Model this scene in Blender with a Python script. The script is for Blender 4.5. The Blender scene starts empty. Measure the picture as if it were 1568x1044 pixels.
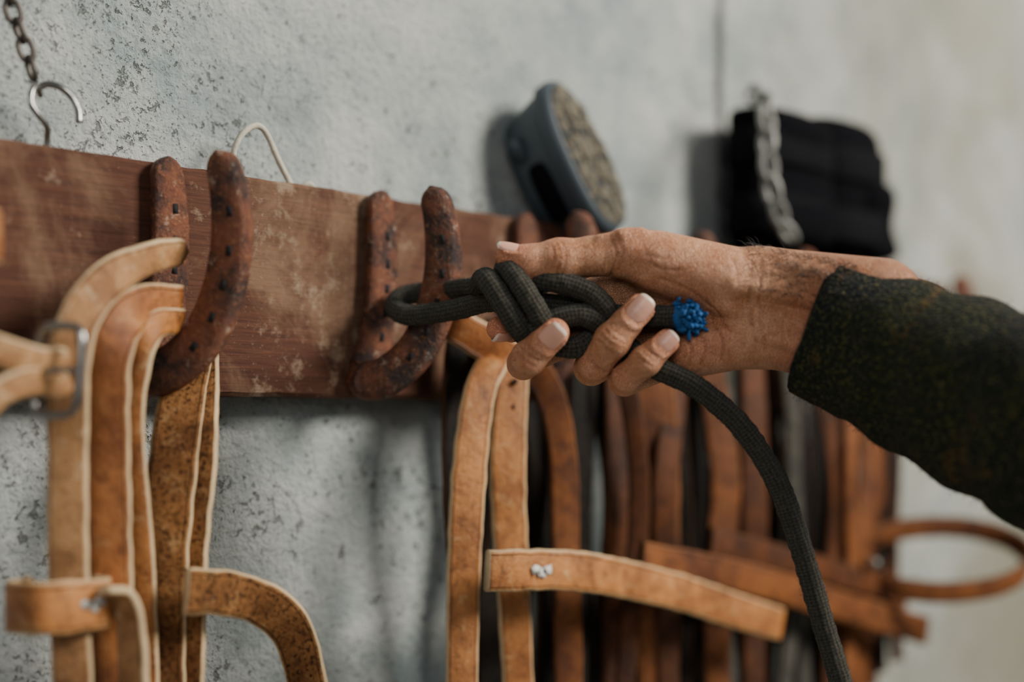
import bpy, math, random
import numpy as np
from mathutils import Vector, Matrix, noise as mnoise
random.seed(4); rng=np.random.RandomState(7)
SC=bpy.context.scene
TH=math.radians(43.2)
FW=np.array([math.cos(TH),math.sin(TH),0.0]); RT=np.array([math.sin(TH),-math.cos(TH),0.0]); UP=np.array([0,0,1.0]); CM=-FW

# ---------------------------------------------------------------- materials
def mk(name):
    m=bpy.data.materials.new(name); m.use_nodes=True
    nt=m.node_tree; b=nt.nodes['Principled BSDF']; return m,nt,b
def objco(nt,scale=(1,1,1),rot=(0,0,0)):
    t=nt.nodes.new('ShaderNodeTexCoord'); mp=nt.nodes.new('ShaderNodeMapping')
    mp.inputs['Scale'].default_value=scale; mp.inputs['Rotation'].default_value=rot
    nt.links.new(t.outputs['Object'],mp.inputs[0]); return mp.outputs[0]
def uvco(nt,scale=(1,1,1)):
    t=nt.nodes.new('ShaderNodeTexCoord'); mp=nt.nodes.new('ShaderNodeMapping')
    mp.inputs['Scale'].default_value=scale
    nt.links.new(t.outputs['UV'],mp.inputs[0]); return mp.outputs[0]
def noi(nt,co,scale,detail=4,rough=.55,dist=0):
    n=nt.nodes.new('ShaderNodeTexNoise'); n.inputs['Scale'].default_value=scale
    n.inputs['Detail'].default_value=detail; n.inputs['Roughness'].default_value=rough; n.inputs['Distortion'].default_value=dist
    nt.links.new(co,n.inputs['Vector']); return n.outputs['Fac']
def vor(nt,co,scale,feat='F1'):
    n=nt.nodes.new('ShaderNodeTexVoronoi'); n.feature=feat; n.inputs['Scale'].default_value=scale
    nt.links.new(co,n.inputs['Vector']); return n.outputs['Distance']
def rmp(nt,fac,lo,hi,a=0.,b=1.):
    n=nt.nodes.new('ShaderNodeMapRange'); n.inputs[1].default_value=lo;n.inputs[2].default_value=hi;n.inputs[3].default_value=a;n.inputs[4].default_value=b
    nt.links.new(fac,n.inputs[0]); return n.outputs[0]
def mth(nt,op,a,b=None,c=None):
    n=nt.nodes.new('ShaderNodeMath'); n.operation=op
    for i,v in enumerate((a,b,c)):
        if v is None: continue
        if isinstance(v,(int,float)): n.inputs[i].default_value=v
        else: nt.links.new(v,n.inputs[i])
    return n.outputs[0]
def mix(nt,fac,a,b,mode='MIX'):
    n=nt.nodes.new('ShaderNodeMix'); n.data_type='RGBA'; n.blend_type=mode
    for i,v in ((0,fac),(6,a),(7,b)):
        if isinstance(v,(int,float)): n.inputs[i].default_value=v
        elif isinstance(v,tuple): n.inputs[i].default_value=(v[0],v[1],v[2],1)
        else: nt.links.new(v,n.inputs[i])
    return n.outputs[2]
def bmp(nt,b,h,strength=.4,dist=.001,prev=None):
    n=nt.nodes.new('ShaderNodeBump'); n.inputs['Strength'].default_value=strength; n.inputs['Distance'].default_value=dist
    nt.links.new(h,n.inputs['Height'])
    if prev is not None: nt.links.new(prev,n.inputs['Normal'])
    nt.links.new(n.outputs[0],b.inputs['Normal']); return n.outputs[0]
def sep(nt,co):
    n=nt.nodes.new('ShaderNodeSeparateXYZ'); nt.links.new(co,n.inputs[0]); return n.outputs
def attr(nt,name):
    n=nt.nodes.new('ShaderNodeAttribute'); n.attribute_name=name; return n.outputs['Fac']

def m_wall():
    m,nt,b=mk('concrete_wall'); co=objco(nt)
    x,y,z=sep(nt,co)
    big=noi(nt,co,3.2,5,.62,.3); mid=noi(nt,co,16,5,.68); fine=noi(nt,co,170,5,.7)
    c=mix(nt,rmp(nt,big,.34,.64),(.245,.29,.285),(.39,.41,.385))
    c=mix(nt,rmp(nt,mid,.42,.68,0,.85),c,(.50,.505,.465))
    c=mix(nt,rmp(nt,mid,.28,.42,.5,0),c,(.16,.185,.175))
    c=mix(nt,rmp(nt,fine,.30,.45,.5,0),c,(.16,.175,.16))
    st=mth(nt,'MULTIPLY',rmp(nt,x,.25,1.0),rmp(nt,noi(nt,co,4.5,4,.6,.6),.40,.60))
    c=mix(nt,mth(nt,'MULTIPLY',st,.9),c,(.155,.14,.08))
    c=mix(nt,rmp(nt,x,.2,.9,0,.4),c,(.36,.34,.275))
    pv=noi(nt,co,150,4,.66,.3); msk=noi(nt,co,10,4,.65)
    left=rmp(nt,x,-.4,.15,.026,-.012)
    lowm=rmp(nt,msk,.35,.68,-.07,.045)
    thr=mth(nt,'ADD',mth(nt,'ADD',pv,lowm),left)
    pit=rmp(nt,thr,.620,.67)
    pv2=noi(nt,co,420,3,.6); pit2=rmp(nt,mth(nt,'ADD',mth(nt,'ADD',pv2,left),mth(nt,'MULTIPLY',lowm,.5)),.655,.70,0,.85)
    pv3=noi(nt,co,55,4,.7,.6); pit3=rmp(nt,mth(nt,'ADD',pv3,mth(nt,'MULTIPLY',left,.6)),.70,.73,0,1)
    pits=mth(nt,'MAXIMUM',mth(nt,'MAXIMUM',pit,pit2),pit3)
    c=mix(nt,mth(nt,'MULTIPLY',pits,.58),c,(.075,.072,.062))
    cx=mth(nt,'ADD',x,mth(nt,'MULTIPLY',mth(nt,'SUBTRACT',noi(nt,co,12,5,.7),.5),.03))
    cr=rmp(nt,mth(nt,'ABSOLUTE',mth(nt,'SUBTRACT',cx,.318)),.002,.009,1,0)
    c=mix(nt,mth(nt,'MULTIPLY',cr,.9),c,(.035,.035,.03))
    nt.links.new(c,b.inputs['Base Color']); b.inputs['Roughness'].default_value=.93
    b.inputs['Specular IOR Level'].default_value=.25
    h=mth(nt,'SUBTRACT',mth(nt,'ADD',mth(nt,'MULTIPLY',mid,1.8),mth(nt,'MULTIPLY',fine,1.1)),mth(nt,'ADD',mth(nt,'MULTIPLY',pits,1.3),cr))
    bmp(nt,b,h,1.0,.0036); return m
def m_board():
    m,nt,b=mk('old_painted_wood'); co=objco(nt); g=objco(nt,(3,10,60)); x,y,z=sep(nt,co)
    grain=noi(nt,g,6,5,.65,.3); big=noi(nt,co,9,5,.72,.5); fine=noi(nt,co,300,4,.7)
    c=mix(nt,rmp(nt,grain,.3,.7),(.045,.017,.010),(.105,.040,.021))
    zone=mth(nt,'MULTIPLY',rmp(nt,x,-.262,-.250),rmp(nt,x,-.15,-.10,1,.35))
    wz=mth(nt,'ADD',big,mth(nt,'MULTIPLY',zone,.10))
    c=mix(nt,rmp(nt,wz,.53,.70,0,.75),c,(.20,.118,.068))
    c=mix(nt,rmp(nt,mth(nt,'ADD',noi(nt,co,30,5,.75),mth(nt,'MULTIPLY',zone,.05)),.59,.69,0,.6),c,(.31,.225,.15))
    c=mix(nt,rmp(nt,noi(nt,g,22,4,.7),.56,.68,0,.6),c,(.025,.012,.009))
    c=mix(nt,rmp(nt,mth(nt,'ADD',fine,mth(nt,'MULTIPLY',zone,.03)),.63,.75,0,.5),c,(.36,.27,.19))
    nt.links.new(c,b.inputs['Base Color']); b.inputs['Roughness'].default_value=.8; b.inputs['Specular IOR Level'].default_value=.2
    bmp(nt,b,mth(nt,'ADD',grain,mth(nt,'MULTIPLY',fine,.6)),.6,.0012); return m
def m_rust():
    m,nt,b=mk('rusty_iron'); co=objco(nt)
    a=noi(nt,co,40,5,.68); f=noi(nt,co,300,5,.75)
    c=mix(nt,rmp(nt,a,.40,.60),(.026,.010,.006),(.170,.050,.018))
    c=mix(nt,rmp(nt,f,.54,.68,0,.8),c,(.32,.12,.042))
    c=mix(nt,rmp(nt,noi(nt,co,110,4,.75),.60,.67,0,.6),c,(.40,.29,.20))
    nt.links.new(c,b.inputs['Base Color']); b.inputs['Roughness'].default_value=.50; b.inputs['Metallic'].default_value=.15
    bmp(nt,b,mth(nt,'ADD',a,mth(nt,'MULTIPLY',f,.8)),1,.0024); return m
def m_plain(name,col,rough=.6,metal=0,bs=0,bscale=200,var=.25,spec=.5):
    m,nt,b=mk(name); co=objco(nt)
    n=noi(nt,co,40,4,.6)
    c=mix(nt,n,tuple(v*(1-var) for v in col),tuple(min(1,v*(1+var)) for v in col))
    nt.links.new(c,b.inputs['Base Color']); b.inputs['Roughness'].default_value=rough; b.inputs['Metallic'].default_value=metal
    b.inputs['Specular IOR Level'].default_value=spec
    if bs: bmp(nt,b,noi(nt,co,bscale,4,.6),bs,.001)
    return m
def m_dirt():
    m,nt,b=mk('dirt_filled_tread'); co=objco(nt)
    a=noi(nt,co,130,4,.7); f=noi(nt,co,420,3,.7)
    c=mix(nt,rmp(nt,a,.42,.56),(.055,.058,.055),(.20,.17,.12))
    c=mix(nt,rmp(nt,f,.50,.64,0,.7),c,(.030,.028,.024))
    nt.links.new(c,b.inputs['Base Color']); b.inputs['Roughness'].default_value=.95; b.inputs['Specular IOR Level'].default_value=.15
    bmp(nt,b,mth(nt,'ADD',a,f),1,.003); return m
def m_leather(name,base,dark,light,wear=.5,rough=.55,spots=0,edge=.7,spec=.35):
    m,nt,b=mk(name); co=objco(nt); uv=uvco(nt); ux,uy,_=sep(nt,uv)
    a=noi(nt,co,20,5,.68,.4); f=noi(nt,co,340,4,.75); w=noi(nt,co,75,6,.75)
    c=mix(nt,rmp(nt,a,.37,.60),dark,base)
    c=mix(nt,rmp(nt,w,.55,.72,0,wear),c,light)
    c=mix(nt,rmp(nt,w,.30,.47,.9,0),c,tuple(v*.42 for v in dark))
    c=mix(nt,rmp(nt,f,.57,.71,0,.5),c,tuple(v*.35 for v in dark))
    if spots: c=mix(nt,rmp(nt,noi(nt,co,420,3,.65),.52,.64,0,spots),c,tuple(v*.2 for v in dark))
    e=mth(nt,'ABSOLUTE',mth(nt,'SUBTRACT',ux,.5))
    c=mix(nt,mth(nt,'MULTIPLY',rmp(nt,e,.40,.49),rmp(nt,w,.35,.6,.1,edge)),c,light)
    gr=rmp(nt,mth(nt,'ABSOLUTE',mth(nt,'SUBTRACT',e,.385)),.0,.018,1,0)
    c=mix(nt,mth(nt,'MULTIPLY',gr,.6),c,tuple(v*.3 for v in dark))
    nt.links.new(c,b.inputs['Base Color']); b.inputs['Roughness'].default_value=rough
    b.inputs['Specular IOR Level'].default_value=spec
    bmp(nt,b,mth(nt,'SUBTRACT',mth(nt,'ADD',mth(nt,'MULTIPLY',f,.9),w),gr),.8,.0012); return m
def m_rope():
    m,nt,b=mk('braided_rope'); uv=uvco(nt); x,y,_=sep(nt,uv); co=objco(nt)
    k=2*math.pi
    A=mth(nt,'ADD',mth(nt,'MULTIPLY',x,k*8),mth(nt,'MULTIPLY',y,1500)); B=mth(nt,'SUBTRACT',mth(nt,'MULTIPLY',x,k*8),mth(nt,'MULTIPLY',y,1500))
    br=mth(nt,'MULTIPLY',mth(nt,'SINE',A),mth(nt,'SINE',B)); f=noi(nt,co,800,4,.75)
    c=mix(nt,rmp(nt,br,-.7,.9),(.018,.016,.011),(.066,.060,.041))
    c=mix(nt,rmp(nt,f,.50,.72,0,.8),c,(.16,.145,.10))
    nt.links.new(c,b.inputs['Base Color']); b.inputs['Roughness'].default_value=.95; b.inputs['Specular IOR Level'].default_value=.12
    b.inputs['Sheen Weight'].default_value=.1
    bmp(nt,b,mth(nt,'ADD',mth(nt,'MULTIPLY',br,.8),mth(nt,'MULTIPLY',f,2.4)),.95,.0009); return m
def m_skin():
    m,nt,b=mk('skin'); co=objco(nt); red=attr(nt,'red'); dk=attr(nt,'dark')
    n=noi(nt,co,60,5,.65); c=mix(nt,rmp(nt,n,.35,.65),(.52,.215,.095),(.73,.375,.205))
    c=mix(nt,mth(nt,'MULTIPLY',red,.78),c,(.76,.25,.14))
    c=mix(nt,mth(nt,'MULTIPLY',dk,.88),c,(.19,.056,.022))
    c=mix(nt,rmp(nt,noi(nt,co,450,3,.65),.54,.72,0,.4),c,(.36,.13,.055))
    nt.links.new(c,b.inputs['Base Color']); b.inputs['Roughness'].default_value=.46; b.inputs['Specular IOR Level'].default_value=.4
    b.inputs['Subsurface Weight'].default_value=.05; b.inputs['Subsurface Radius'].default_value=(1,.35,.2); b.inputs['Subsurface Scale'].default_value=.002
    v=vor(nt,objco(nt,(1,1,1.7)),620,'DISTANCE_TO_EDGE'); w=noi(nt,co,180,5,.7); l=noi(nt,objco(nt,(2.2,2.2,.6)),110,4,.6,.4)
    bmp(nt,b,mth(nt,'ADD',mth(nt,'ADD',mth(nt,'MULTIPLY',rmp(nt,v,0,.12),.6),mth(nt,'MULTIPLY',w,1.5)),l),.85,.0012); return m
def m_nail():
    m,nt,b=mk('fingernail'); uv=uvco(nt); x,y,_=sep(nt,uv)
    c=mix(nt,rmp(nt,y,.86,.91),(.66,.34,.24),(.74,.60,.46))
    c=mix(nt,rmp(nt,y,.02,.18,.6,0),c,(.70,.46,.36))
    nt.links.new(c,b.inputs['Base Color']); b.inputs['Roughness'].default_value=.36; return m
def m_knit():
    m,nt,b=mk('dark_knit'); uv=uvco(nt); co=objco(nt); x,y,_=sep(nt,uv)
    f=noi(nt,co,520,3,.7); g=noi(nt,co,26,4,.7,.6)
    c=mix(nt,rmp(nt,noi(nt,co,9,2,.5),.4,.6),(.012,.016,.009),(.006,.008,.011))
    c=mix(nt,rmp(nt,f,.53,.64,0,.75),c,(.12,.105,.030))
    c=mix(nt,mth(nt,'MULTIPLY',rmp(nt,g,.58,.68,0,.6),rmp(nt,f,.38,.56)),c,(.15,.075,.018))
    nt.links.new(c,b.inputs['Base Color']); b.inputs['Roughness'].default_value=1; b.inputs['Specular IOR Level'].default_value=.08
    b.inputs['Sheen Weight'].default_value=.04
    bmp(nt,b,mth(nt,'ADD',f,vor(nt,co,420)),1,.0018); return m

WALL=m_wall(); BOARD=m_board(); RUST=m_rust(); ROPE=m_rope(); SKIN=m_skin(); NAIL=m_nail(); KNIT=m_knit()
FLOOR=m_plain('floor_concrete',(.20,.18,.15),.9,0,.4,60)
HOLE=m_plain('nail_hole_dark',(.004,.003,.003),.9)
STEEL=m_plain('worn_steel',(.30,.29,.27),.28,.95,.15,200)
CHAINM=m_plain('old_chain_steel',(.10,.085,.07),.5,.7,.3,200)
GALV=m_plain('galvanised_chain',(.24,.24,.215),.55,.4,.2)
BLUE=m_plain('blue_whipping',(.004,.080,.24),.8,0,.5,900,.7)
CORD=m_plain('white_cord',(.50,.45,.35),.8,0,.4,500)
GREYP=m_plain('grey_rubber',(.040,.054,.064),.5,0,.1)
BLACKP=m_plain('black_webbing',(.003,.003,.004),.9,0,.3,200,.25,.1)
DIRT=m_dirt()
NEO=m_plain('black_neoprene',(.002,.002,.003),1,0,.3,300,.25,.08)
HAIR=m_plain('arm_hair',(.015,.008,.005),.6)
MARK=m_plain('white_paint_mark',(.60,.58,.52),.8,0,.6,500,.5)
TAN=m_leather('tan_leather',(.46,.235,.092),(.22,.092,.029),(.64,.48,.29),.9,.62)
ORG=m_leather('orange_leather',(.40,.145,.036),(.19,.058,.014),(.55,.33,.14),.5,.5)
HON=m_leather('honey_leather',(.45,.175,.045),(.20,.066,.016),(.67,.44,.20),.6,.45)
SUE=m_leather('rough_suede',(.26,.115,.038),(.10,.038,.012),(.42,.26,.115),.6,.9,.95,.7,.15)
BRN=m_leather('brown_leather',(.105,.030,.006),(.036,.011,.003),(.21,.075,.020),.35,.55,0,.3,.22)
RBR=m_leather('russet_leather',(.19,.060,.012),(.075,.021,.005),(.31,.125,.034),.4,.55,0,.4,.25)
DBR=m_leather('dark_leather',(.011,.007,.004),(.005,.004,.003),(.035,.020,.011),.4,.6,0,.3,.12)
GRS=m_leather('grey_webbing',(.070,.065,.053),(.03,.03,.025),(.20,.18,.15),.4,.9,0,.7,.1)
EDGE=m_plain('raw_leather_edge',(.50,.36,.205),.85,0,.8,300,.5,.2)
EDGB=m_plain('dark_leather_edge',(.06,.024,.009),.8,0,.4,300,.4,.15)

# ---------------------------------------------------------------- mesh helpers
def newobj(name,V,F,mats,midx=None,uv=None,smooth=True,parent=None):
    me=bpy.data.meshes.new(name); me.from_pydata([tuple(map(float,v)) for v in V],[],[tuple(map(int,f)) for f in F])
    for m in mats: me.materials.append(m)
    if midx is not None: me.polygons.foreach_set('material_index',np.array(midx,dtype=np.int32))
    if uv is not None:
        l=me.uv_layers.new(name='UVMap'); li=np.zeros(len(me.loops),dtype=np.int32); me.loops.foreach_get('vertex_index',li)
        l.data.foreach_set('uv',np.array(uv,dtype=np.float32)[li].ravel())
    if smooth: me.polygons.foreach_set('use_smooth',np.ones(len(me.polygons),dtype=bool))
    me.update(); ob=bpy.data.objects.new(name,me); SC.collection.objects.link(ob)
    if parent: ob.parent=parent
    return ob
def empty(name):
    e=bpy.data.objects.new(name,None); e.empty_display_size=.05; SC.collection.objects.link(e); return e
def cr(P,n):
    P=np.array(P,dtype=float); m=len(P)
    if m==2: t=np.linspace(0,1,n)[:,None]; return P[0]*(1-t)+P[1]*t
    Q=np.vstack([2*P[0]-P[1],P,2*P[-1]-P[-2]])
    out=[]
    for s in np.linspace(0,m-1-1e-9,n):
        i=int(s); t=s-i; a,b,c,d=Q[i],Q[i+1],Q[i+2],Q[i+3]
        out.append(.5*((2*b)+(c-a)*t+(2*a-5*b+4*c-d)*t*t+(3*b-a-3*c+d)*t**3))
    return np.array(out)
def resample(P,n):
    d=np.r_[0,np.cumsum(np.linalg.norm(np.diff(P[:,:3],axis=0),axis=1))]
    s=np.linspace(0,d[-1],n); return np.stack([np.interp(s,d,P[:,k]) for k in range(P.shape[1])],1),s
def nrm(v): return v/ (np.linalg.norm(v,axis=-1,keepdims=True)+1e-12)
class Geo:
    def __init__(s): s.V=[];s.F=[];s.M=[];s.U=[];s.n=0
    def add(s,V,F,mi,U=None):
        V=np.asarray(V); s.V.append(V); s.F+= [tuple(i+s.n for i in f) for f in F]
        s.M+= mi if isinstance(mi,list) else [mi]*len(F)
        s.U.append(np.zeros((len(V),2)) if U is None else np.asarray(U)); s.n+=len(V)
    def obj(s,name,mats,parent=None,smooth=True):
        return newobj(name,np.vstack(s.V),s.F,mats,s.M,np.vstack(s.U),smooth,parent)
def ribbon(g,pts,w,th,wd,normal=None,mi=(0,1),n=70,rs=False,re=False,wob=0):
    """pts (x,n,z) with n = distance out from the board face; wd = list of width directions, same convention"""
    P=np.array(pts,float); P=np.stack([P[:,0],-P[:,1],P[:,2]],1)
    W=np.array(wd if isinstance(wd[0],(tuple,list)) else [wd]*len(P),float); W=np.stack([W[:,0],-W[:,1],W[:,2]],1)
    ws=np.array(w if isinstance(w,(list,tuple)) else [w]*len(P),float)[:,None]
    A,s=resample(cr(np.hstack([P,W,ws]),n*4),n); P=A[:,:3];W=A[:,3:6];ws=A[:,6]
    T=nrm(np.gradient(P,axis=0))
    if normal is not None: nn=np.array(normal,float); S=nrm(np.cross(T,nn))
    else: S=nrm(W-(W*T).sum(1,keepdims=True)*T)
    N=np.cross(T,S); H=th/2
    fac=np.ones(n)
    for flag,d in ((rs,s),(re,s[-1]-s)):
        if flag: q=np.clip(d/(ws*.5),0,1); fac*=np.sqrt(np.clip(1-(1-q)**2,0.02,1))
    if wob:
        ph=rng.rand()*9
        P=P+N*(wob*np.sin(s*55+ph))[:,None]
        fac=fac*(1+.06*np.array([mnoise.noise(Vector((v*90,ph,0))) for v in s]))
    V=[];U=[]
    for i in range(n):
        w2=ws[i]/2*fac[i]; q=min(H*.7,w2*.5)
        prof=[(-w2+q*1.6,H),(0,H*1.03),(w2-q*1.6,H),(w2-q*.5,H*.85),(w2,H*.35),(w2,-H*.35),(w2-q*.5,-H*.85),(w2-q*1.6,-H),(0,-H*1.03),(-w2+q*1.6,-H),(-w2+q*.5,-H*.85),(-w2,-H*.35),(-w2,H*.35),(-w2+q*.5,H*.85)]
        for a,b in prof: V.append(P[i]+S[i]*a+N[i]*b); U.append((a/(2*w2)+.5,s[i]))
    m=14;F=[];M=[]
    edge={3,4,5,10,11,12}
    for i in range(n-1):
        for j in range(m):
            k=(j+1)%m; F.append((i*m+j,i*m+k,(i+1)*m+k,(i+1)*m+j)); M.append(mi[1] if j in edge else mi[0])
    F.append(tuple(range(m-1,-1,-1))); M.append(mi[1]); F.append(tuple(range((n-1)*m,n*m))); M.append(mi[1])
    g.add(V,F,M,U)
    return P,T,S,N
def tube(g,P,r,mi=0,seg=14,n=None,closed=False,rough=0):
    P=np.array(P,float); n=n or len(P)*10
    if closed: P=np.vstack([P[-1],P,P[0],P[1]]); A=cr(P,n*4); k=len(A); L=len(P)-1; A=A[int(k/L):int(k*(L-1)/L)]; A,s=resample(A,n)
    else: A,s=resample(cr(P,n*4),n)
    T=nrm(np.gradient(A,axis=0)); a=np.array([0,0,1.]) if abs(T[0][2])<.9 else np.array([1.,0,0])
    X=nrm(np.cross(T[0],a)); V=[];U=[]
    rr=np.interp(np.linspace(0,1,n),np.linspace(0,1,len(r)),r) if isinstance(r,(list,tuple,np.ndarray)) else np.full(n,r)
    for i in range(n):
        X=nrm(X-T[i]*np.dot(X,T[i])); Y=np.cross(T[i],X)
        for j in range(seg+1):
            t=2*math.pi*j/seg; R=rr[i]
            if rough: R=R*(1+rough*mnoise.noise(Vector(A[i]*300)+Vector((math.cos(t)*1.5,math.sin(t)*1.5,0))))
            V.append(A[i]+R*(math.cos(t)*X+math.sin(t)*Y)); U.append((j/seg,s[i]))
    m=seg+1; F=[(i*m+j,i*m+j+1,(i+1)*m+j+1,(i+1)*m+j) for i in range(n-1) for j in range(seg)]
    if not closed: F+= [tuple(range(seg-1,-1,-1)),tuple((n-1)*m+j for j in range(seg))]
    g.add(V,F,mi,U); return A,T
def boxg(g,c,ax,half,mi):
    V=[c+sx*ax[0]*half[0]+sy*ax[1]*half[1]+sz*ax[2]*half[2] for sx in(-1,1) for sy in(-1,1) for sz in(-1,1)]
    g.add(V,[(0,1,3,2),(4,6,7,5),(0,4,5,1),(2,3,7,6),(0,2,6,4),(1,5,7,3)],mi)
def box(name,lo,hi,mat,bev=0,cuts=0):
    x0,y0,z0=lo;x1,y1,z1=hi
    V=[(x,y,z) for x in(x0,x1) for y in(y0,y1) for z in(z0,z1)]
    ob=newobj(name,V,[(0,1,3,2),(4,6,7,5),(0,4,5,1),(2,3,7,6),(0,2,6,4),(1,5,7,3)],[mat],smooth=False)
    if bev: mo=ob.modifiers.new('b','BEVEL'); mo.width=bev; mo.segments=3
    return ob

# ---------------------------------------------------------------- room shell
box('wall_back',(-2.2,.03,0),(3.2,.18,2.9),WALL)
box('floor',(-2.2,-3.2,-.1),(3.2,.18,0),FLOOR)
nx=160; V=[];F=[]
xs=np.linspace(-.95,.72,nx)
for x in xs:
    e=lambda s:.0016*mnoise.noise(Vector((x*14,s,0)))+.0010*mnoise.noise(Vector((x*60,s,3)))
    zt=1.658+e(1); zb=1.518+e(5); q=.0025
    for y,z in ((0,zb+q),(0,zt-q),(q,zt),(.0301,zt),(.0301,zb),(q,zb)): V.append((x,y,z))
for i in range(nx-1):
    for j in range(6): k=(j+1)%6; F.append((i*6+j,i*6+k,(i+1)*6+k,(i+1)*6+j))
F+=[tuple(range(5,-1,-1)),tuple((nx-1)*6+j for j in range(6))]
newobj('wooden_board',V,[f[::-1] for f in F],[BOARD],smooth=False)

# ---------------------------------------------------------------- horseshoe hooks
def horseshoe(xt,rot=60,sc=1.0):
    g=Geo()
    prof=[(-.008,1.529),(.004,1.5285),(.022,1.532),(.042,1.548),(.055,1.572),(.0615,1.602),(.0605,1.632),(.054,1.658)]
    for ang,s,off in ((rot,1.0,.008),(3,.40,.006)):
        e=np.array([math.cos(math.radians(ang)),math.sin(math.radians(ang))])
        pts=[(xt+r*s*e[0],off+max(r,0)*s*e[1],z+(0 if s==1 else .002)) for r,z in prof]
        P,T,S,N=ribbon(g,pts,[.026,.027,.027,.0265,.026,.025,.023,.019],.0105,(0,0,1),normal=(-e[1],-e[0],0),mi=(0,0),n=60,re=True,rs=True)
        for t in (.30,.42,.54,.66,.78):
            i=int(t*59); boxg(g,P[i]+S[i]*.001,(T[i],S[i],N[i]),(.0030,.0018,.0056),1)
    return g.obj('horseshoe_hook',[RUST,HOLE])
for xt,r in ((-.333,60),(-.163,60),(-.016,58),(.140,62),(.298,56),(.452,60),(.607,60)): horseshoe(xt,r)

# ---------------------------------------------------------------- near halter (left)
H=empty('leather_halter')
L=(-.7,-.65,0)
def strap(name,pts,w,th,wd,mat,par,edge=EDGE,n=70,re=False,rs=False,wob=.0006):
    g=Geo(); ribbon(g,pts,w,th,wd,n=n,re=re,rs=rs,wob=wob); return g.obj(name,[mat,edge],par)
strap('crown_strap',[(-.3153,.035,1.6008),(-.3455,.045,1.5936),(-.3772,.056,1.5794),(-.3989,.063,1.5583),(-.4067,.063,1.5305),(-.405,.06,1.4825),(-.405,.06,1.424),(-.401,.06,1.34)],
      [.017,.019,.021,.022,.022,.021,.021,.021],.0055,[(0,.35,1),(-.1,.3,1),(-.5,-.1,.9),(-.7,-.4,.5),L,L,L,L],TAN,H,rs=True)
strap('cheek_strap',[(-.3232,.04,1.5683),(-.3567,.052,1.5649),(-.3775,.06,1.5473),(-.3821,.06,1.5172),(-.381,.06,1.4469),(-.3775,.06,1.335)],
      .024,.005,[(0,.2,1),(-.4,.1,.9),(-.7,-.4,.5),L,L,L],ORG,H)
strap('throat_strap',[(-.3212,.036,1.5602),(-.3472,.05,1.555),(-.3581,.052,1.536),(-.3621,.05,1.4996),(-.3558,.05,1.4268),(-.3516,.05,1.335)],
      .016,.006,[(0,.5,1),(-.4,-.1,.9),(-.6,-.7,.3),L,L,L],HON,H)
strap('suede_strap',[(-.298,.018,1.552),(-.302,.018,1.5335),(-.319,.034,1.505),(-.3304,.044,1.475),(-.337,.044,1.4142),(-.3389,.044,1.33)],.028,.006,(.7,.6,0),SUE,H)
strap('side_strap',[(-.291,.018,1.542),(-.294,.022,1.533),(-.308,.041,1.505),(-.3165,.052,1.475),(-.3214,.05,1.4208),(-.3237,.05,1.33)],.018,.007,(.6,.8,0),SUE,H)
strap('keeper_band',[(-.388,.048,1.405),(-.388,.070,1.4055),(-.398,.074,1.4055),(-.418,.074,1.4057),(-.430,.066,1.4057),(-.430,.045,1.405),(-.415,.038,1.405)],.027,.0045,(0,0,1),HON,H)
strap('keeper_tail',[(-.3981,.078,1.412),(-.3849,.078,1.408),(-.378,.078,1.386),(-.3753,.078,1.335)],.022,.005,(.1,1,.2),TAN,H)
strap('nose_strap',[(-.3419,.074,1.4077),(-.314,.074,1.4042),(-.2866,.074,1.3943),(-.2663,.074,1.3743),(-.2519,.074,1.33)],
      [.026,.026,.026,.025,.024],.006,[(0,0,1),(.1,.1,1),(.4,.4,.8),(.7,.6,.3),(.5,.9,0)],SUE,H,rs=False)
strap('chin_strap',[(-.52,.08,1.549),(-.4648,.078,1.5394),(-.4527,.078,1.5361),(-.4315,.078,1.5313),(-.4138,.076,1.5328)],.016,.007,(0,.2,1),TAN,H,re=True)
strap('chin_strap_lower',[(-.52,.08,1.49),(-.4648,.078,1.5076),(-.4527,.078,1.5158),(-.4351,.078,1.5216),(-.4129,.076,1.519)],.015,.007,(0,.2,1),TAN,H,re=True)
strap('crown_loop',[(-.54,.07,1.61),(-.49,.09,1.596),(-.466,.095,1.591),(-.461,.085,1.59),(-.475,.06,1.59)],.026,.006,(0,0,1),ORG,H)
g=Geo(); bc=np.array([-.4234,-.082,1.5271]); pts=[]
for k in range(24):
    t=2*math.pi*k/24; c,s=math.cos(t),math.sin(t); ex=abs(c)**.45*math.copysign(1,c)*.0125; ez=abs(s)**.45*math.copysign(1,s)*.0225
    pts.append(bc+RT*(ex+.08*ez)+UP*ez+CM*(.003*math.cos(t)))
tube(g,pts,.0024,0,12,90,closed=True)
tube(g,[bc-RT*.013+CM*.002,bc+CM*.006,bc+RT*.013+CM*.004],.0016,0,8,16)
g.obj('buckle',[STEEL],H)
def patch(g,c,u,v,hu,hv,mi=0,jag=.25,n=22,th=.0005,seed=0):
    w=nrm(np.cross(u,v)); R=[]
    for k in range(n):
        a=2*math.pi*k/n; j=1+jag*mnoise.noise(Vector((math.cos(a)*2+seed,math.sin(a)*2,seed)))
        R.append(c+u*hu*j*math.copysign(abs(math.cos(a))**.6,math.cos(a))+v*hv*j*math.copysign(abs(math.sin(a))**.6,math.sin(a)))
    R=np.array(R); V=np.vstack([R-w*th,R+w*th]); F=[tuple(range(n,2*n)),tuple(range(n-1,-1,-1))]+[(k,(k+1)%n,n+(k+1)%n,n+k) for k in range(n)]
    g.add(V,F,mi)
XA=np.array([1.,0,0]); YA=np.array([0,1.,0])
g=Geo(); 
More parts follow.
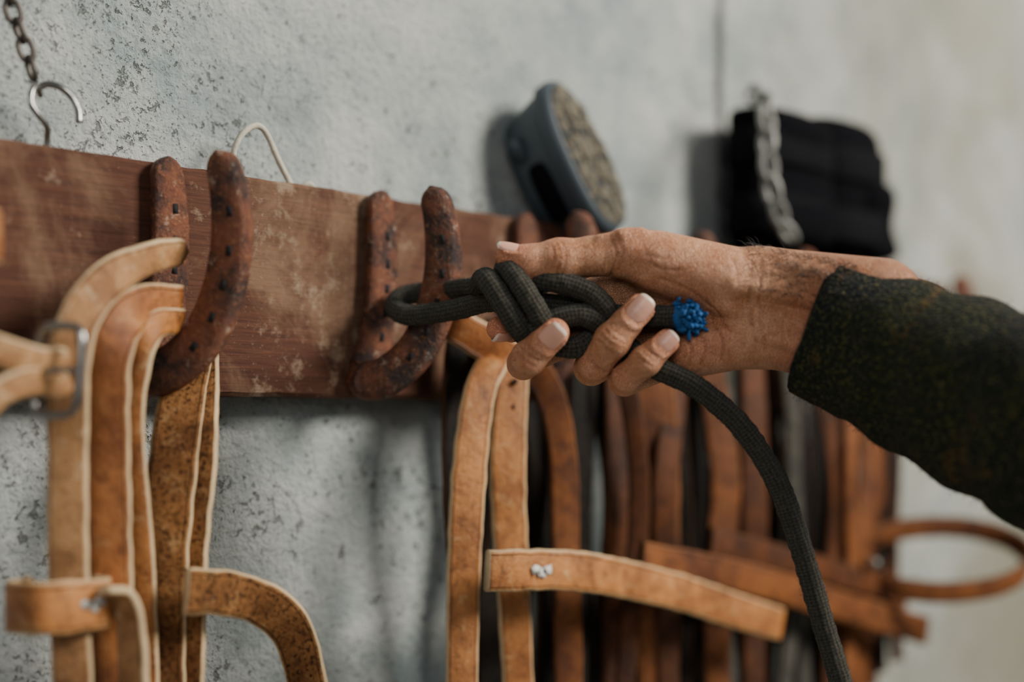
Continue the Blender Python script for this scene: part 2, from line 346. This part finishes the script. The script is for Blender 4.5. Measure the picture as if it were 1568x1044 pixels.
for i,(dx,dz) in enumerate(((-.0035,.001),(.001,-.001),(.0045,.0015))): patch(g,np.array([-.4005+dx,-.0764,1.4055+dz]),XA,UP,.0032,.0022,0,.6,22,.0003,i*3.1)
g.obj('paint_tag',[MARK],H)
g=Geo(); seg7={'2':'abged','0':'abcdef','1':'bc','3':'abgcd'}
ss={'a':((-.4,1),(.4,1)),'b':((.4,1),(.4,0)),'c':((.4,0),(.4,-1)),'d':((-.4,-1),(.4,-1)),'e':((-.4,-1),(-.4,0)),'f':((-.4,0),(-.4,1)),'g':((-.4,0),(.4,0))}
for i,ch in enumerate('2013'):
    cx=-.3315+i*.0062; cz=1.4065-i*.0006
    for q in seg7[ch]:
        (a,b),(c_,d)=ss[q]; h=.0034
        tube(g,[(cx+a*h,-.0773,cz+b*h),(cx+(a+c_)/2*h,-.0773,cz+(b+d)/2*h),(cx+c_*h,-.0773,cz+d*h)],.00042,0,6,5)
g.obj('stamped_number',[HOLE],H)

# ---------------------------------------------------------------- far tack (right)
T2=empty('leather_bridle')
D=(.85,.5,0)
strap('cheek_strap',[(-.066,.045,1.545),(-.088,.052,1.522),(-.100,.055,1.477),(-.106,.055,1.41),(-.110,.055,1.27)],[.021,.022,.0245,.0235,.021],.006,D,HON,T2)
strap('head_strap',[(-.048,.045,1.56),(-.053,.05,1.535),(-.060,.052,1.476),(-.056,.052,1.406),(-.045,.052,1.27)],[.023,.024,.0265,.0245,.022],.006,D,HON,T2)
strap('crown_strap',[(-.10,.035,1.572),(-.0918,.04,1.5656),(-.0624,.045,1.552),(-.0324,.045,1.5425),(.0,.03,1.55)],.025,.006,(0,.4,1),ORG,T2)
strap('brow_strap',[(-.040,.04,1.56),(-.008,.045,1.523),(.007,.045,1.475),(.011,.045,1.40),(.015,.045,1.27)],.023,.006,D,RBR,T2,EDGB)
strap('nose_strap',[(-.120,.09,1.4035),(-.03,.092,1.3965),(.08,.09,1.374),(.17,.09,1.349),(.233,.09,1.332)],[.028,.028,.028,.028,.027],.006,[(0,0,1)]*5,HON,T2,n=90)
g=Geo()
for i,(dx,dz) in enumerate(((-.005,.002),(.001,-.001),(.006,.001))): patch(g,np.array([-.072+dx,-.0950,1.3995+dz]),XA,UP,.0042,.003,0,.6,22,.0003,i*2.3)
g.obj('paint_tag',[MARK],T2)
g=Geo()
for z in (1.53,1.512,1.494): patch(g,np.array([-.0545-(1.53-z)*.06,-.0545,z]),XA,UP,.0018,.0022,0,0,14,.0008)
g.obj('punched_holes',[HOLE],T2)
T3=empty('leather_harness')
cols=[(.036,.04,.016,DBR,-.01),(.060,.02,.020,DBR,0),(.088,.03,.022,BRN,0),(.118,.048,.034,RBR,0),(.150,.035,.018,BRN,.0),(.172,.03,.02,DBR,0),(.200,.045,.026,RBR,.01),(.232,.04,.018,GRS,-.01),(.255,.05,.024,BRN,0),
      (.286,.035,.018,DBR,.01),(.315,.05,.024,DBR,0),(.345,.04,.02,GRS,-.01),(.375,.05,.024,BRN,.01),(.405,.045,.018,DBR,0),(.438,.05,.026,RBR,0),(.47,.04,.022,BRN,.01),(.495,.045,.018,DBR,0),(.075,.05,.016,BRN,.01),(-.075,.02,.02,DBR,0),(.0,.015,.022,DBR,0),
      (-.03,.012,.026,DBR,0),(.03,.012,.03,DBR,.0),(.10,.012,.032,DBR,0),(.14,.012,.03,DBR,0),(.185,.012,.03,DBR,0),(.22,.012,.026,DBR,0),(.27,.012,.03,DBR,0),(.33,.012,.026,DBR,0),(.36,.015,.02,DBR,0),(.42,.012,.03,DBR,0),(.455,.012,.022,DBR,0),  # near-black back straps added to stand for shade in the gaps
      (.128,.055,.02,BRN,-.006),(.30,.055,.016,GRS,.006),(.392,.06,.018,RBR,.004),(.52,.04,.02,BRN,0)]
for i,(x,n_,w,mt,dr) in enumerate(cols):
    j=rng.uniform(-.009,.009,4); zb=1.265-.03*rng.rand()
    strap('hanging_strap_%d'%(i+1),[(x-dr,n_*.8+.004,1.575),(x+j[0],n_,1.54),(x+j[1]+dr,n_+.004,1.45),(x+j[2]+dr,n_,1.36),(x+j[3],n_,zb)],[w*.85,w,w*rng.uniform(.85,1.15),w,w*.9],.005,(.85,.5+rng.uniform(-.5,.4) if n_>.02 else .15,0),mt,T3,EDGB)
strap('breast_strap',[(.06,.078,1.398),(.2,.08,1.372),(.35,.082,1.335),(.513,.08,1.296)],.028,.006,[(0,0,1)]*4,RBR,T3,EDGB,n=90)
strap('belly_strap',[(.16,.07,1.405),(.27,.074,1.382),(.40,.076,1.352),(.48,.074,1.33)],.024,.006,[(0,0,1)]*4,BRN,T3,EDGB,n=90)
lp=[]
for k in range(21):
    t=2*math.pi*k/20+math.pi; lp.append((.495+.085*math.cos(t)*.85-.022*math.sin(t),.105+.085*math.cos(t)*.62+.03*math.sin(t),1.370-.028*math.sin(t)+.004*math.cos(t)))
strap('looped_strap',lp,.021,.0055,(0,.2,1),RBR,T3,EDGB,n=120)
g=Geo(); tube(g,[(.395,-.085,1.372),(.395,-.092,1.372)],[.004,.0035],0,12,6); g.obj('stud',[GALV],T3)

# ---------------------------------------------------------------- chains, hooks, cord
def chain(name,P,link,r,mat,parent=None,hook=None):
    g=Geo(); A,s=resample(cr(np.array(P,float),200),max(3,int(sum(np.linalg.norm(np.diff(np.array(P,float),axis=0),axis=1))/(link*.72))))
    for i in range(len(A)-1):
        c=(A[i]+A[i+1])/2; t=nrm(A[i+1]-A[i]); q=nrm(np.cross(t,np.array([.3,1,0]) if i%2 else np.array([1,-.1,.1])))
        pts=[c+t*(math.copysign(abs(math.cos(a))**.8,math.cos(a))*link*.5)+q*math.sin(a)*link*.30 for a in np.linspace(0,2*math.pi,13)[:-1]]
        tube(g,pts,r,0,8,32,closed=True)
    if hook: tube(g,hook,r*1.2,0,10,24)
    return g.obj(name,[mat],parent)
chain('metal_chain',[(-.410,.012,1.79),(-.402,.010,1.74),(-.395,.008,1.718),(-.389,.006,1.696)],.013,.0016,CHAINM)
chain('metal_chain',[(.292,-.02,1.797),(.270,-.050,1.788),(.250,-.066,1.755),(.2430,-.072,1.719),(.2510,-.074,1.687),(.2800,-.072,1.660)],.024,.0028,GALV)
g=Geo()
tube(g,[(-.3868,.008,1.690),(-.3816,.005,1.6935),(-.3755,.002,1.6925),(-.3695,0,1.688),(-.3662,-.002,1.681),(-.3664,-.004,1.673)],.0021,0,12,40)
g.obj('wall_hook',[STEEL])
g=Geo()
tube(g,[(-.386,.004,1.686),(-.3905,.0,1.6895),(-.3945,-.002,1.6865),(-.3955,-.003,1.679),(-.391,-.003,1.673),(-.385,-.001,1.668),(-.382,.004,1.662),(-.382,.006,1.650)],.0018,0,12,50)
g.obj('s_hook',[STEEL])
g=Geo()
tube(g,[(-.254,.010,1.645),(-.2525,.008,1.665),(-.251,.005,1.678),(-.2445,.003,1.688),(-.2355,.002,1.6915),(-.2275,.003,1.686),(-.216,.006,1.671),(-.2015,.010,1.655),(-.197,.014,1.645)],.0020,0,12,60,rough=.25)
tube(g,[(-.196,.012,1.657),(-.190,.008,1.6605),(-.184,.010,1.658)],.0022,0,10,16)
g.obj('cord_loop',[CORD])

# ---------------------------------------------------------------- rubber hoof boot resting on the board
def loft(g,rings,mi,cap=True,U=None):
    m=len(rings[0]); V=np.vstack(rings); F=[]
    for i in range(len(rings)-1):
        for j in range(m): k=(j+1)%m; F.append((i*m+j,i*m+k,(i+1)*m+k,(i+1)*m+j))
    if cap: F+=[tuple(range(m-1,-1,-1)),tuple((len(rings)-1)*m+j for j in range(m))]
    g.add(V,F,mi)
Nn=nrm(.80*RT+.30*UP+.50*CM); Lx=nrm(.46*RT-.88*UP-.20*CM); Lx=nrm(Lx-Nn*np.dot(Lx,Nn)); Wx=np.cross(Nn,Lx)
bc=np.array([.060,-.012,1.7075])
def oval(a,b,h,n=56,p=.82):
    a*=.96; b*=.98
    return np.array([bc+Lx*(a*math.copysign(abs(math.cos(t))**p,math.cos(t)))+Wx*b*(1+.10*math.cos(t))*math.copysign(abs(math.sin(t))**p,math.sin(t))+Nn*h for t in np.linspace(0,2*math.pi,n+1)[:-1]])
g=Geo()
loft(g,[oval(.038,.019,-.022),oval(.040,.021,-.040),oval(.045,.0245,-.0415),oval(.049,.027,-.039),oval(.053,.029,-.030),oval(.057,.031,-.018),oval(.061,.033,-.006),oval(.062,.034,-.003),oval(.066,.0365,-.001),oval(.067,.0375,.006),oval(.065,.036,.011),oval(.061,.033,.0125)],0,False)
loft(g,[oval(.038,.019,-.022),oval(.037,.018,-.020)],2)      # dark interior seen through the opening
loft(g,[oval(.0615,.0335,.009),oval(.061,.033,.0135),oval(.058,.030,.0150)],1)
for k in range(46):      # tread lugs
    a=rng.rand()*6.283; q=math.sqrt(rng.rand()); c=bc+Lx*math.cos(a)*.053*q+Wx*math.sin(a)*.027*q+Nn*.0150
    patch(g,c,nrm(Lx+Wx*rng.uniform(-.5,.5)),Wx,rng.uniform(.002,.006),rng.uniform(.0015,.004),1,.5,12,rng.uniform(.0008,.002),k)
for s in (-1,1):
    c=bc+Wx*s*.0285-Nn*.018+Lx*.012; u=Lx; patch(g,c,u,nrm(Nn+Wx*s*.18),.025,.0095,2,0,26,.0035)
    patch(g,bc+Wx*s*.0275-Nn*.028-Lx*.028,Lx,Nn,.010,.006,0,0,20,.003)
g.obj('hoof_boot',[GREYP,DIRT,BLACKP])

# ---------------------------------------------------------------- horse boots
def pad(g,cx,w,z0,z1,d,ph):
    rings=[]
    for t in np.linspace(0,1,34):
        z=z0+(z1-z0)*t; e=max(.03,(1-abs(2*t-1)**9))**.5; wv=w*(1+.05*math.sin(t*6+ph))*(.55+.45*e if e>.2 else .5*e+.3); dv=d*(1+.06*math.sin(t*9+ph))*(.35+.65*e)
        rings.append(np.array([(cx+.004*math.sin(t*4+ph)+wv*math.copysign(abs(math.cos(a))**.75,math.cos(a)),.006-dv*.5+dv*.62*math.copysign(abs(math.sin(a))**.7,math.sin(a)),z) for a in np.linspace(0,2*math.pi,41)[:-1]]))
    loft(g,rings,0)
g=Geo(); pad(g,.346,.066,1.661,1.790,.050,0); pad(g,.456,.054,1.661,1.800,.046,2); pad(g,.49,.036,1.661,1.745,.05,1)
for cx,w in ((.346,.067),(.456,.055)):
    for z in (1.69,1.75):
        rr=[np.array([(cx+w*s*math.copysign(abs(math.cos(a))**.75,math.cos(a)),-.019+.032*s*math.copysign(abs(math.sin(a))**.7,math.sin(a)),z+dz) for a in np.linspace(0,2*math.pi,41)[:-1]]) for dz,s in ((-.016,.97),(-.014,1.0),(.014,1.0),(.016,.97))]
        loft(g,rr,1)
g.obj('horse_boots',[NEO,BLACKP])

# ---------------------------------------------------------------- hand (signed-distance model -> surface nets)
HU=.000395; HO=np.array([-.1192,-.2017,1.5707])
def hw(p): p=np.atleast_2d(np.array(p,float)); return HO+HU*(p[:,:1]*RT+p[:,1:2]*UP+p[:,2:3]*CM)
lo=np.array([-245,-175,-130.]); hi=np.array([440,170,120.]); hh=2.0
nxyz=((hi-lo)/hh).astype(int)+1
ax=[(lo[i]+hh*np.arange(nxyz[i])).astype(np.float32) for i in range(3)]
X,Y,Z=ax[0][:,None,None],ax[1][None,:,None],ax[2][None,None,:]
def cap(a,b,ra,rb,sl=None):
    x,y,z=(X,Y,Z) if sl is None else (X[sl[0]],Y[:,sl[1]],Z[:,:,sl[2]])
    a=np.array(a,np.float32);b=np.array(b,np.float32);ba=b-a; L=float(ba@ba)+1e-6
    h=np.clip(((x-a[0])*ba[0]+(y-a[1])*ba[1]+(z-a[2])*ba[2])/L,0,1)
    return np.sqrt((x-a[0]-h*ba[0])**2+(y-a[1]-h*ba[1])**2+(z-a[2]-h*ba[2])**2)-(ra+(rb-ra)*h)
def smin(a,b,k): h=np.clip(k-np.abs(a-b),0,None)/k; return np.minimum(a,b)-h*h*k*.25
def chain_sdf(P,R,k):
    d=None
    for i in range(len(P)-1):
        c=cap(P[i],P[i+1],R[i],R[i+1]); d=c if d is None else smin(d,c,k)
    return d
fing={
 'index':([(8,38,-48),(-98,4,-58),(-150,-28,-38),(-186,-32,-18)],[29,25,22,19]),
 'middle':([(12,-8,-62),(-118,-62,-58),(-148,-86,-8),(-140,-79,22),(-122,-62,33),(-101,-42,42)],[29,26,24,26.5,22.5,22]),
 'ring':([(40,-48,-60),(-42,-92,-34),(-38,-88,0),(-14,-53,34),(6,-29,36),(28,-4,38)],[28,26,24,27,22.5,21.5]),
 'pinky':([(84,-78,-45),(8,-112,-12),(9,-108,12),(36,-84,40),(52,-69,41),(68,-54,42)],[27,23,21,23,18.5,18])}
palm=None
for a,b,ra,rb in [((235,28,-8),(8,38,-48),40,29),((235,10,-12),(12,-8,-62),42,30),((235,-10,-12),(40,-48,-60),42,29),((235,-30,-8),(84,-78,-45),40,28),
    ((205,32,12),(60,68,12),50,44),((200,-46,8),(112,-68,-6),46,40),((215,42,-5),(385,6,50),51,63),((215,-42,-5),(365,-72,40),47,56),((60,30,-30),(120,-20,-30),34,38)]:
    c=cap(a,b,ra,rb); palm=c if palm is None else smin(palm,c,22)
th=chain_sdf([(150,36,14),(14,80,12),(-45,76,14),(-80,71,16),(-95,70,16),(-140,66,16),(-172,75,16)],[48,38,29,29.5,31.5,26.5,19],10)
palm=smin(palm,th,20)
for k,(P,R) in fing.items():
    c=cap(P[0],P[1],R[0],R[1]); palm=smin(palm,c,12)
D_=palm
for k,(P,R) in fing.items(): D_=smin(D_,chain_sdf(P,R,8),3)
def boxsl(P,pad_):
    lo_=P.min(0)-pad_; hi_=P.max(0)+pad_
    return tuple(slice(max(0,int((lo_[i]-lo[i])/hh)),max(1,int((hi_[i]-lo[i])/hh)+1)) for i in range(3))
def carve(pts,r,k=3.):
    P=np.array(pts,float); sl=boxsl(P,14); d=None
    for i in range(len(P)-1):
        c=cap(P[i],P[i+1],r,r,sl); d=c if d is None else np.minimum(d,c)
    D_[sl]=-smin(-D_[sl],d,k)
def raise_(pts,r,k=14.):
    P=np.array(pts,float); sl=boxsl(P,40)
    for i in range(len(P)-1): D_[sl]=smin(D_[sl],cap(P[i],P[i+1],r,r,sl),k)
def sdf_at(p):
    i=np.clip(((np.array(p)-lo)/hh).astype(int),0,nxyz-1); return float(D_[tuple(i)])
def drop(a,b,c0=110):
    c=c0
    while c>-110 and sdf_at((a,b,c))>0: c-=1.2
    return c
def surf_line(p2,off=0): return [(a,b,drop(a,b)+off) for a,b in p2]
creases=[]
def crease(p2,r=1.7,off=.6,k=3,dk=6):
    n=max(3,int(np.linalg.norm(np.array(p2[-1])-np.array(p2[0]))/6)+2)
    q=resample(cr(np.array([(a,b,0) for a,b in p2],float),60),n)[0]
    L_=surf_line([(t[0],t[1]) for t in q],off); creases.append((np.array(L_),dk)); return (L_,r,k)
todo=[]
def rz(p,dz,r,k=14): raise_([(t[0],t[1],drop(t[0],t[1])-dz) for t in p],r,k)
rz([(150,-2),(200,-12),(262,-28),(330,-52)],8,10.8)
rz([(165,28),(230,20),(290,2),(350,-18)],8,9.8)
rz([(240,62),(290,44),(340,26)],6,7)
rz([(215,-50),(260,-62),(310,-78)],6,7,10)
rz([(-30,98),(0,104),(30,108)],6,8,12)
nailspec={'nail_middle':((-101,-42,42),(-138,-76,22),22.5,(.15,.0,1),46,50),'nail_ring':((28,-4,38),(-12,-50,34),22,(.1,.05,1),45,50),
 'nail_pinky':((68,-54,42),(38,-82,40),18,(.1,.05,1),35,50),'nail_thumb':((-172,75,16),(-130,66,16),20,(0,1,.42),44,50),'nail_index':((-186,-32,-18),(-150,-28,-38),19,(-.5,-.75,.55),32,50)}
for nm,(tp,pv,R,n,Ln,wid) in nailspec.items():
    tp=np.array(tp,float);pv=np.array(pv,float); t=nrm(tp-pv); n=np.array(n,float); n=nrm(n-t*np.dot(n,t)); s=np.cross(t,n); b0=tp-t*Ln*.56
    ln=[]
    for u,v in [(-1.1,.75),(-1.14,.4),(-1.02,.06),(-.55,-.12),(0,-.16),(.55,-.12),(1.02,.06),(1.14,.4),(1.1,.75)]:
        an=math.radians(wid)*u; ln.append(b0+t*v*Ln+(R+.8)*(math.sin(an)*s+math.cos(an)*n))
    raise_(cr(ln,18),1.8,5); 
for p in ([(-26,-38),(-16,-50),(2,-60)],[(-32,-46),(-20,-58),(-4,-68)],[(-20,-32),(-8,-44),(6,-52)],[(-36,-54),(-26,-66),(-12,-74)],[(-44,-84),(-34,-96),(-20,-100)],
          [(27,-68),(36,-78),(49,-86)],[(21,-74),(31,-86),(44,-94)],[(32,-62),(42,-73),(54,-81)],
          [(-152,-62),(-141,-75),(-124,-85)],[(-158,-70),(-147,-84),(-131,-94)],[(-147,-56),(-135,-69),(-119,-79)],
          [(-98,94),(-93,72),(-98,46)],[(-90,96),(-85,72),(-89,44)],[(-106,92),(-102,76),(-106,52)],[(-18,104),(-8,76),(-16,46)],[(-10,106),(0,80),(-6,52)],
          [(196,76),(188,30),(190,-10),(200,-60)],[(208,70),(203,28),(205,-12),(214,-70)],[(150,90),(166,60),(170,30)],
          [(58,38),(95,24),(140,-8),(162,-40)],[(110,-30),(125,-60),(120,-90)],[(136,-20),(150,-55),(150,-85)],[(88,-40),(104,-62),(102,-92)],[(40,62),(60,52),(90,50)],[(34,74),(56,68),(80,70)]):
    todo.append(crease(p))
for L_,r,k in todo: carve(L_,r,k)
def surface_nets(Fv):
    s=Fv<0; nx,ny,nz=Fv.shape
    cnt=np.zeros((nx-1,ny-1,nz-1),np.int8)
    for dx in(0,1):
        for dy in(0,1):
            for dz in(0,1): cnt+=s[dx:nx-1+dx,dy:ny-1+dy,dz:nz-1+dz]
    act=(cnt>0)&(cnt<8); I=np.argwhere(act); idx=-np.ones(act.shape,np.int64); idx[act]=np.arange(len(I))
    acc=np.zeros((len(I),3)); num=np.zeros(len(I))
    C=[(a,b,c) for a in(0,1) for b in(0,1) for c in(0,1)]
    for i,p in enumerate(C):
        for q in C[i+1:]:
            if sum(abs(np.array(p)-np.array(q)))!=1: continue
            f0=Fv[I[:,0]+p[0],I[:,1]+p[1],I[:,2]+p[2]]; f1=Fv[I[:,0]+q[0],I[:,1]+q[1],I[:,2]+q[2]]
            mk_=(f0<0)!=(f1<0); t=np.where(mk_,f0/(f0-f1+1e-20),0)[:,None]
            acc+=np.where(mk_[:,None],np.array(p)*(1-t)+np.array(q)*t,0); num+=mk_
    V=lo+hh*(I+acc/num[:,None]); Q=[]
    for a in range(3):
        b,c=(a+1)%3,(a+2)%3
        sl0=[slice(None)]*3; sl1=[slice(None)]*3; sl0[a]=slice(0,-1); sl1[a]=slice(1,None)
        for o in (b,c): sl0[o]=slice(1,-1); sl1[o]=slice(1,-1)
        A=s[tuple(sl0)];B=s[tuple(sl1)]; E=np.argwhere(A!=B); dirn=A[tuple(E.T)]
        E=E.copy(); E[:,b]+=1; E[:,c]+=1
        def cell(db,dc): e=E.copy(); e[:,b]+=db; e[:,c]+=dc; return idx[e[:,0],e[:,1],e[:,2]]
        q=np.stack([cell(-1,-1),cell(0,-1),cell(0,0),cell(-1,0)],1); q[~dirn]=q[~dirn][:,::-1]; Q.append(q)
    return V,np.vstack(Q)
Vh,Qh=surface_nets(D_)
e=np.vstack([Qh[:,[0,1]],Qh[:,[1,2]],Qh[:,[2,3]],Qh[:,[3,0]]]); e=np.vstack([e,e[:,::-1]])
for it in range(2):
    S_=np.stack([np.bincount(e[:,0],weights=Vh[e[:,1],k],minlength=len(Vh)) for k in range(3)],1); c_=np.bincount(e[:,0],minlength=len(Vh)); Vh=Vh*.5+.5*S_/c_[:,None]
PER=empty('person')
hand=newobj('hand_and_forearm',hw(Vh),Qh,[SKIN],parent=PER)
red=np.zeros(len(Vh)); dk=np.zeros(len(Vh))
for p,r,w in [((-186,-32,-10),34,1),((-101,-42,42),34,.9),((28,-4,38),34,.8),((68,-54,42),30,.9),((-160,66,16),40,.75),((-146,-84,10),34,.5),((-36,-86,5),34,.5),((8,-108,10),34,.5),((-95,90,16),26,.5),((10,105,12),40,.45),((120,-60,30),60,.4),((90,20,20),50,.35),((60,60,50),50,.2),((300,-40,90),70,.6),((270,-80,60),60,.6)]:
    red=np.maximum(red,w*np.exp(-((Vh-np.array(p))**2).sum(1)/(r*r)))
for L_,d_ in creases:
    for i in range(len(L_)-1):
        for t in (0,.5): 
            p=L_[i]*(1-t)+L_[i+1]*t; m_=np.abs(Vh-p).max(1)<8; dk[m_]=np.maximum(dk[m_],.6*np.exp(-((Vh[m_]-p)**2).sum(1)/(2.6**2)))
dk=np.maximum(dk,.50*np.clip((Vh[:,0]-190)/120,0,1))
dk=np.maximum(dk,.40*np.exp(-((Vh-np.array((60,-10,-20)))**2).sum(1)/60**2))  # shade in the palm hollow, painted into the skin colour
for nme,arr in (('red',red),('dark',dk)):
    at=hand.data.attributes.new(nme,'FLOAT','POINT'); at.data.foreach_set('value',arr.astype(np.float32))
def nail(name,tip,prev,R,n,Ln,wid=52,back=.9,lift=1.7):
    tip=np.array(tip,float);prev=np.array(prev,float); t=nrm(tip-prev); n=np.array(n,float); n=nrm(n-t*np.dot(n,t)); s=np.cross(t,n)
    g=Geo(); V=[];U=[]; rings=9; seg=32; b0=tip-t*Ln*back*.62
    def pt(u,v,h):
        an=math.radians(wid)*u; rr=R+lift+h-1.2*(max(0,.3-v)/.3)-.5*abs(u)**2; p=b0+t*(v*Ln)+rr*(math.sin(an)*s+math.cos(an)*n)-n*(.9*max(0,v-.5)**2*R*.6)
        return p
    for k in range(rings):
        q=k/(rings-1)
        for j in range(seg):
            a=2*math.pi*j/seg; u=q*math.copysign(abs(math.cos(a))**.62,math.cos(a)); v=.5+.5*q*math.copysign(abs(math.sin(a))**.72,math.sin(a))
            V.append(pt(u,v,.6 if q<.99 else -1.6)); U.append((u*.5+.5,v))
    F=[(k*seg+j,k*seg+(j+1)%seg,(k+1)*seg+(j+1)%seg,(k+1)*seg+j) for k in range(rings-1) for j in range(seg)]
    g.add(hw(np.array(V)),F,0,U); return g.obj(name,[NAIL],PER)
for nm,sp in nailspec.items(): nail(nm,*sp)
g=Geo()
for k in range(420):
    a=rng.uniform(180,345); s=rng.rand(); b=100-.28*(a-180)-s*s*75+rng.uniform(-4,4)
    c=drop(a,b)
    if c<-60: continue
    p=np.array([a,b,c-1.]); d=nrm(np.array([-.8+rng.randn()*.3,.25+rng.randn()*.4,.35])); L_=rng.uniform(10,22)
    q=hw(np.array([p,p+d*L_*.5+np.array([0,1.5,2]),p+d*L_+np.array([-2,-1,0])])); tube(g,q,[.00013,.00010,.00003],0,3,5)
g.obj('arm_hair',[HAIR],PER)

# ---------------------------------------------------------------- sleeve
pth=np.array([(295,-26,22,109,82),(303,-29,25,110,86),(332,-46,42,110,91),(421,-95,101,121,106),(545,-165,202,140,128),(690,-240,315,152,142),(820,-190,380,158,150),(1040,-20,450,160,155),(1300,170,500,175,165)],float)
A,s=resample(cr(pth,800),150); T=nrm(np.gradient(A[:,:3],axis=0)); V=[];U=[];seg=72
ref=np.array([.42,.9,.0])
for i in range(-6,150):
    ii=max(i,0); S=nrm(ref-T[ii]*np.dot(ref,T[ii])); Dd=np.cross(T[ii],S)
    shr=1.0 if i>=1 else [.965,.94,.90,.86,.83,.82,.82][min(6,1-i-0) if i<1 else 0]
    cen=A[ii,:3]+T[ii]*(0 if i>=0 else -i*6)
    for j in range(seg+1):
        t=2*math.pi*j/seg; L_=s[ii]
        wr=1+ (0.035*math.sin(L_*.055+2.2*math.sin(t+.5))*min(1,max(0,L_-70)/90)+.04*mnoise.noise(Vector((math.cos(t)*1.4,math.sin(t)*1.4,L_*.012)))+.012*mnoise.noise(Vector((math.cos(t)*6,math.sin(t)*6,L_*.05)))+(.010*math.cos(t*26) if L_<60 else 0))*(1 if i>=0 else .6)
        V.append(cen+S*A[ii,3]*shr*wr*math.cos(t)+Dd*A[ii,4]*shr*wr*math.sin(t)); U.append((j/seg,L_*HU))
m=seg+1; n_=156
F=[(i*m+j,(i+1)*m+j,(i+1)*m+j+1,i*m+j+1) for i in range(n_-1) for j in range(seg)]+[tuple((n_-1)*m+j for j in range(seg))]
g=Geo(); g.add(hw(np.array(V)),F,0,U)
for k in range(2600):
    i=rng.randint(8,95); j=rng.randint(0,seg); p=np.array(V[i*m+j])+rng.randn(3)*2; ii=i-6
    o=nrm(p-A[ii,:3]); d=nrm(o+rng.randn(3)*.7); L_=rng.uniform(3,8)
    tube(g,hw(np.array([p-o*2,p+d*L_*.6,p+d*L_+rng.randn(3)*2])),.00011,0,3,4)
g.obj('sweater_sleeve',[KNIT],PER)

# ---------------------------------------------------------------- rope
RP=empty('lead_rope')
g=Geo()
back=[(-217,41,-114),(-258,46,-203),(-316,48,-266),(-355,40,-276),(-366,22,-255),(-343,4,-206),(-295,5,-180),(-250,10,-147),(-207,17,-101),(-178,14,-52),(-150,8,-18),(-100,4,-16),(-60,-2,-12),(-20,-12,-8),(40,-16,14),(80,-17,30),(104,-18,38)]
R_=17.5*HU
paths=[(back,R_,260),]
kn=[(-217,41,-114),(-212,46,-60),(-206,44,-5),(-200,36,24),(-184,12,34),(-168,-14,34),(-152,-36,20),(-140,-46,-12),(-150,-20,-44),(-166,30,-40),(-176,56,-8),(-168,54,24),(-148,24,38),(-130,-6,38),(-114,-30,22),(-104,-38,-12),(-116,-4,-44),(-132,34,-34),(-134,46,0),(-112,38,24),(-80,32,28),(-50,20,26),(-26,0,20),(-12,-26,4),(4,-52,-2),(28,-76,4),(58,-96,18),(110,-121,24),(180,-180,20),(240,-270,10),(280,-380,5),(312,-490,2),(345,-600,0),(380,-760,0),(400,-1000,0)]
paths+=[(kn,R_,520),([(-150,-40,-5),(-128,-34,18),(-95,-20,24),(-60,-14,24),(-34,-26,14),(-20,-44,-4),(-30,-50,-20)],R_,80),([(-118,-48,-12),(-92,-60,4),(-66,-62,6),(-44,-46,-6)],R_*.95,50)]
for P,r,n in paths:
    A_,T_=tube(g,hw(P),r,0,20,n,rough=.10)
    for k in range(int(n*6)):
        i=rng.randint(0,len(A_)-1); d=rng.randn(3); d=nrm(d-T_[i]*np.dot(d,T_[i])); p=A_[i]+d*r*.97+T_[i]*rng.uniform(-.5,.5)*.001; e_=nrm(d*.7+rng.randn(3)*.6); l=rng.uniform(.0008,.0022)
        tube(g,[p,p+e_*l*.6,p+e_*l+rng.randn(3)*.0004],.00006,0,3,4)
g.obj('rope',[ROPE],RP)
g=Geo()
tube(g,hw([(82,-17,31),(96,-18,36),(110,-18,41)]),[R_*1.04,R_*1.15,R_*.85],0,16,14,rough=.4)
for k in range(190):
    a=rng.rand()*6.283; rr=rng.uniform(3,24); rad=np.array([0.,math.cos(a),math.sin(a)]); p=np.array([rng.uniform(90,124)-rr*.3,-18,38])+rad*rr
    d=nrm(np.array([rng.uniform(-.3,1.1),0,0])+rad*rng.uniform(.1,1.1)+rng.randn(3)*.6); L_=rng.uniform(5,12); e_=nrm(rng.randn(3))
    q=[p,p+d*L_*.5+e_*1.5,p+d*L_+e_*rng.uniform(0,6)]; tube(g,hw(np.array(q)),[.0010,.0014,.0009],0,7,7,rough=.4)
g.obj('frayed_blue_end',[BLUE],RP)

# ---------------------------------------------------------------- light
w=bpy.data.worlds.new('World'); SC.world=w; w.use_nodes=True
w.node_tree.nodes['Background'].inputs[0].default_value=(.84,.93,1,1); w.node_tree.nodes['Background'].inputs[1].default_value=.13
def area(name,loc,tgt,size,en,col):
    l=bpy.data.lights.new(name,'AREA'); l.size=size; l.energy=en; l.color=col; o=bpy.data.objects.new(name,l); SC.collection.objects.link(o)
    o.location=loc; o.rotation_euler=(Vector(tgt)-Vector(loc)).to_track_quat('-Z','Y').to_euler(); return o
area('window_light',(1.05,-2.05,2.85),(0,0,1.5),.85,140,(1,.955,.88))
area('left_fill_light',(-1.9,-1.6,2.2),(-.2,0,1.5),1.0,16,(.97,.98,1))  # added soft fill from camera left to brighten the fingers, no actual doorway

# ---------------------------------------------------------------- camera
c=bpy.data.cameras.new('camera'); co=bpy.data.objects.new('camera',c); SC.collection.objects.link(co); SC.camera=co
c.sensor_width=36; c.lens=50; c.shift_y=.081; co.location=(-.791,-.743,1.5); co.rotation_euler=(math.pi/2,0,TH-math.pi/2)
c.clip_start=.02; c.dof.use_dof=True; c.dof.focus_distance=.885; c.dof.aperture_fstop=1.8
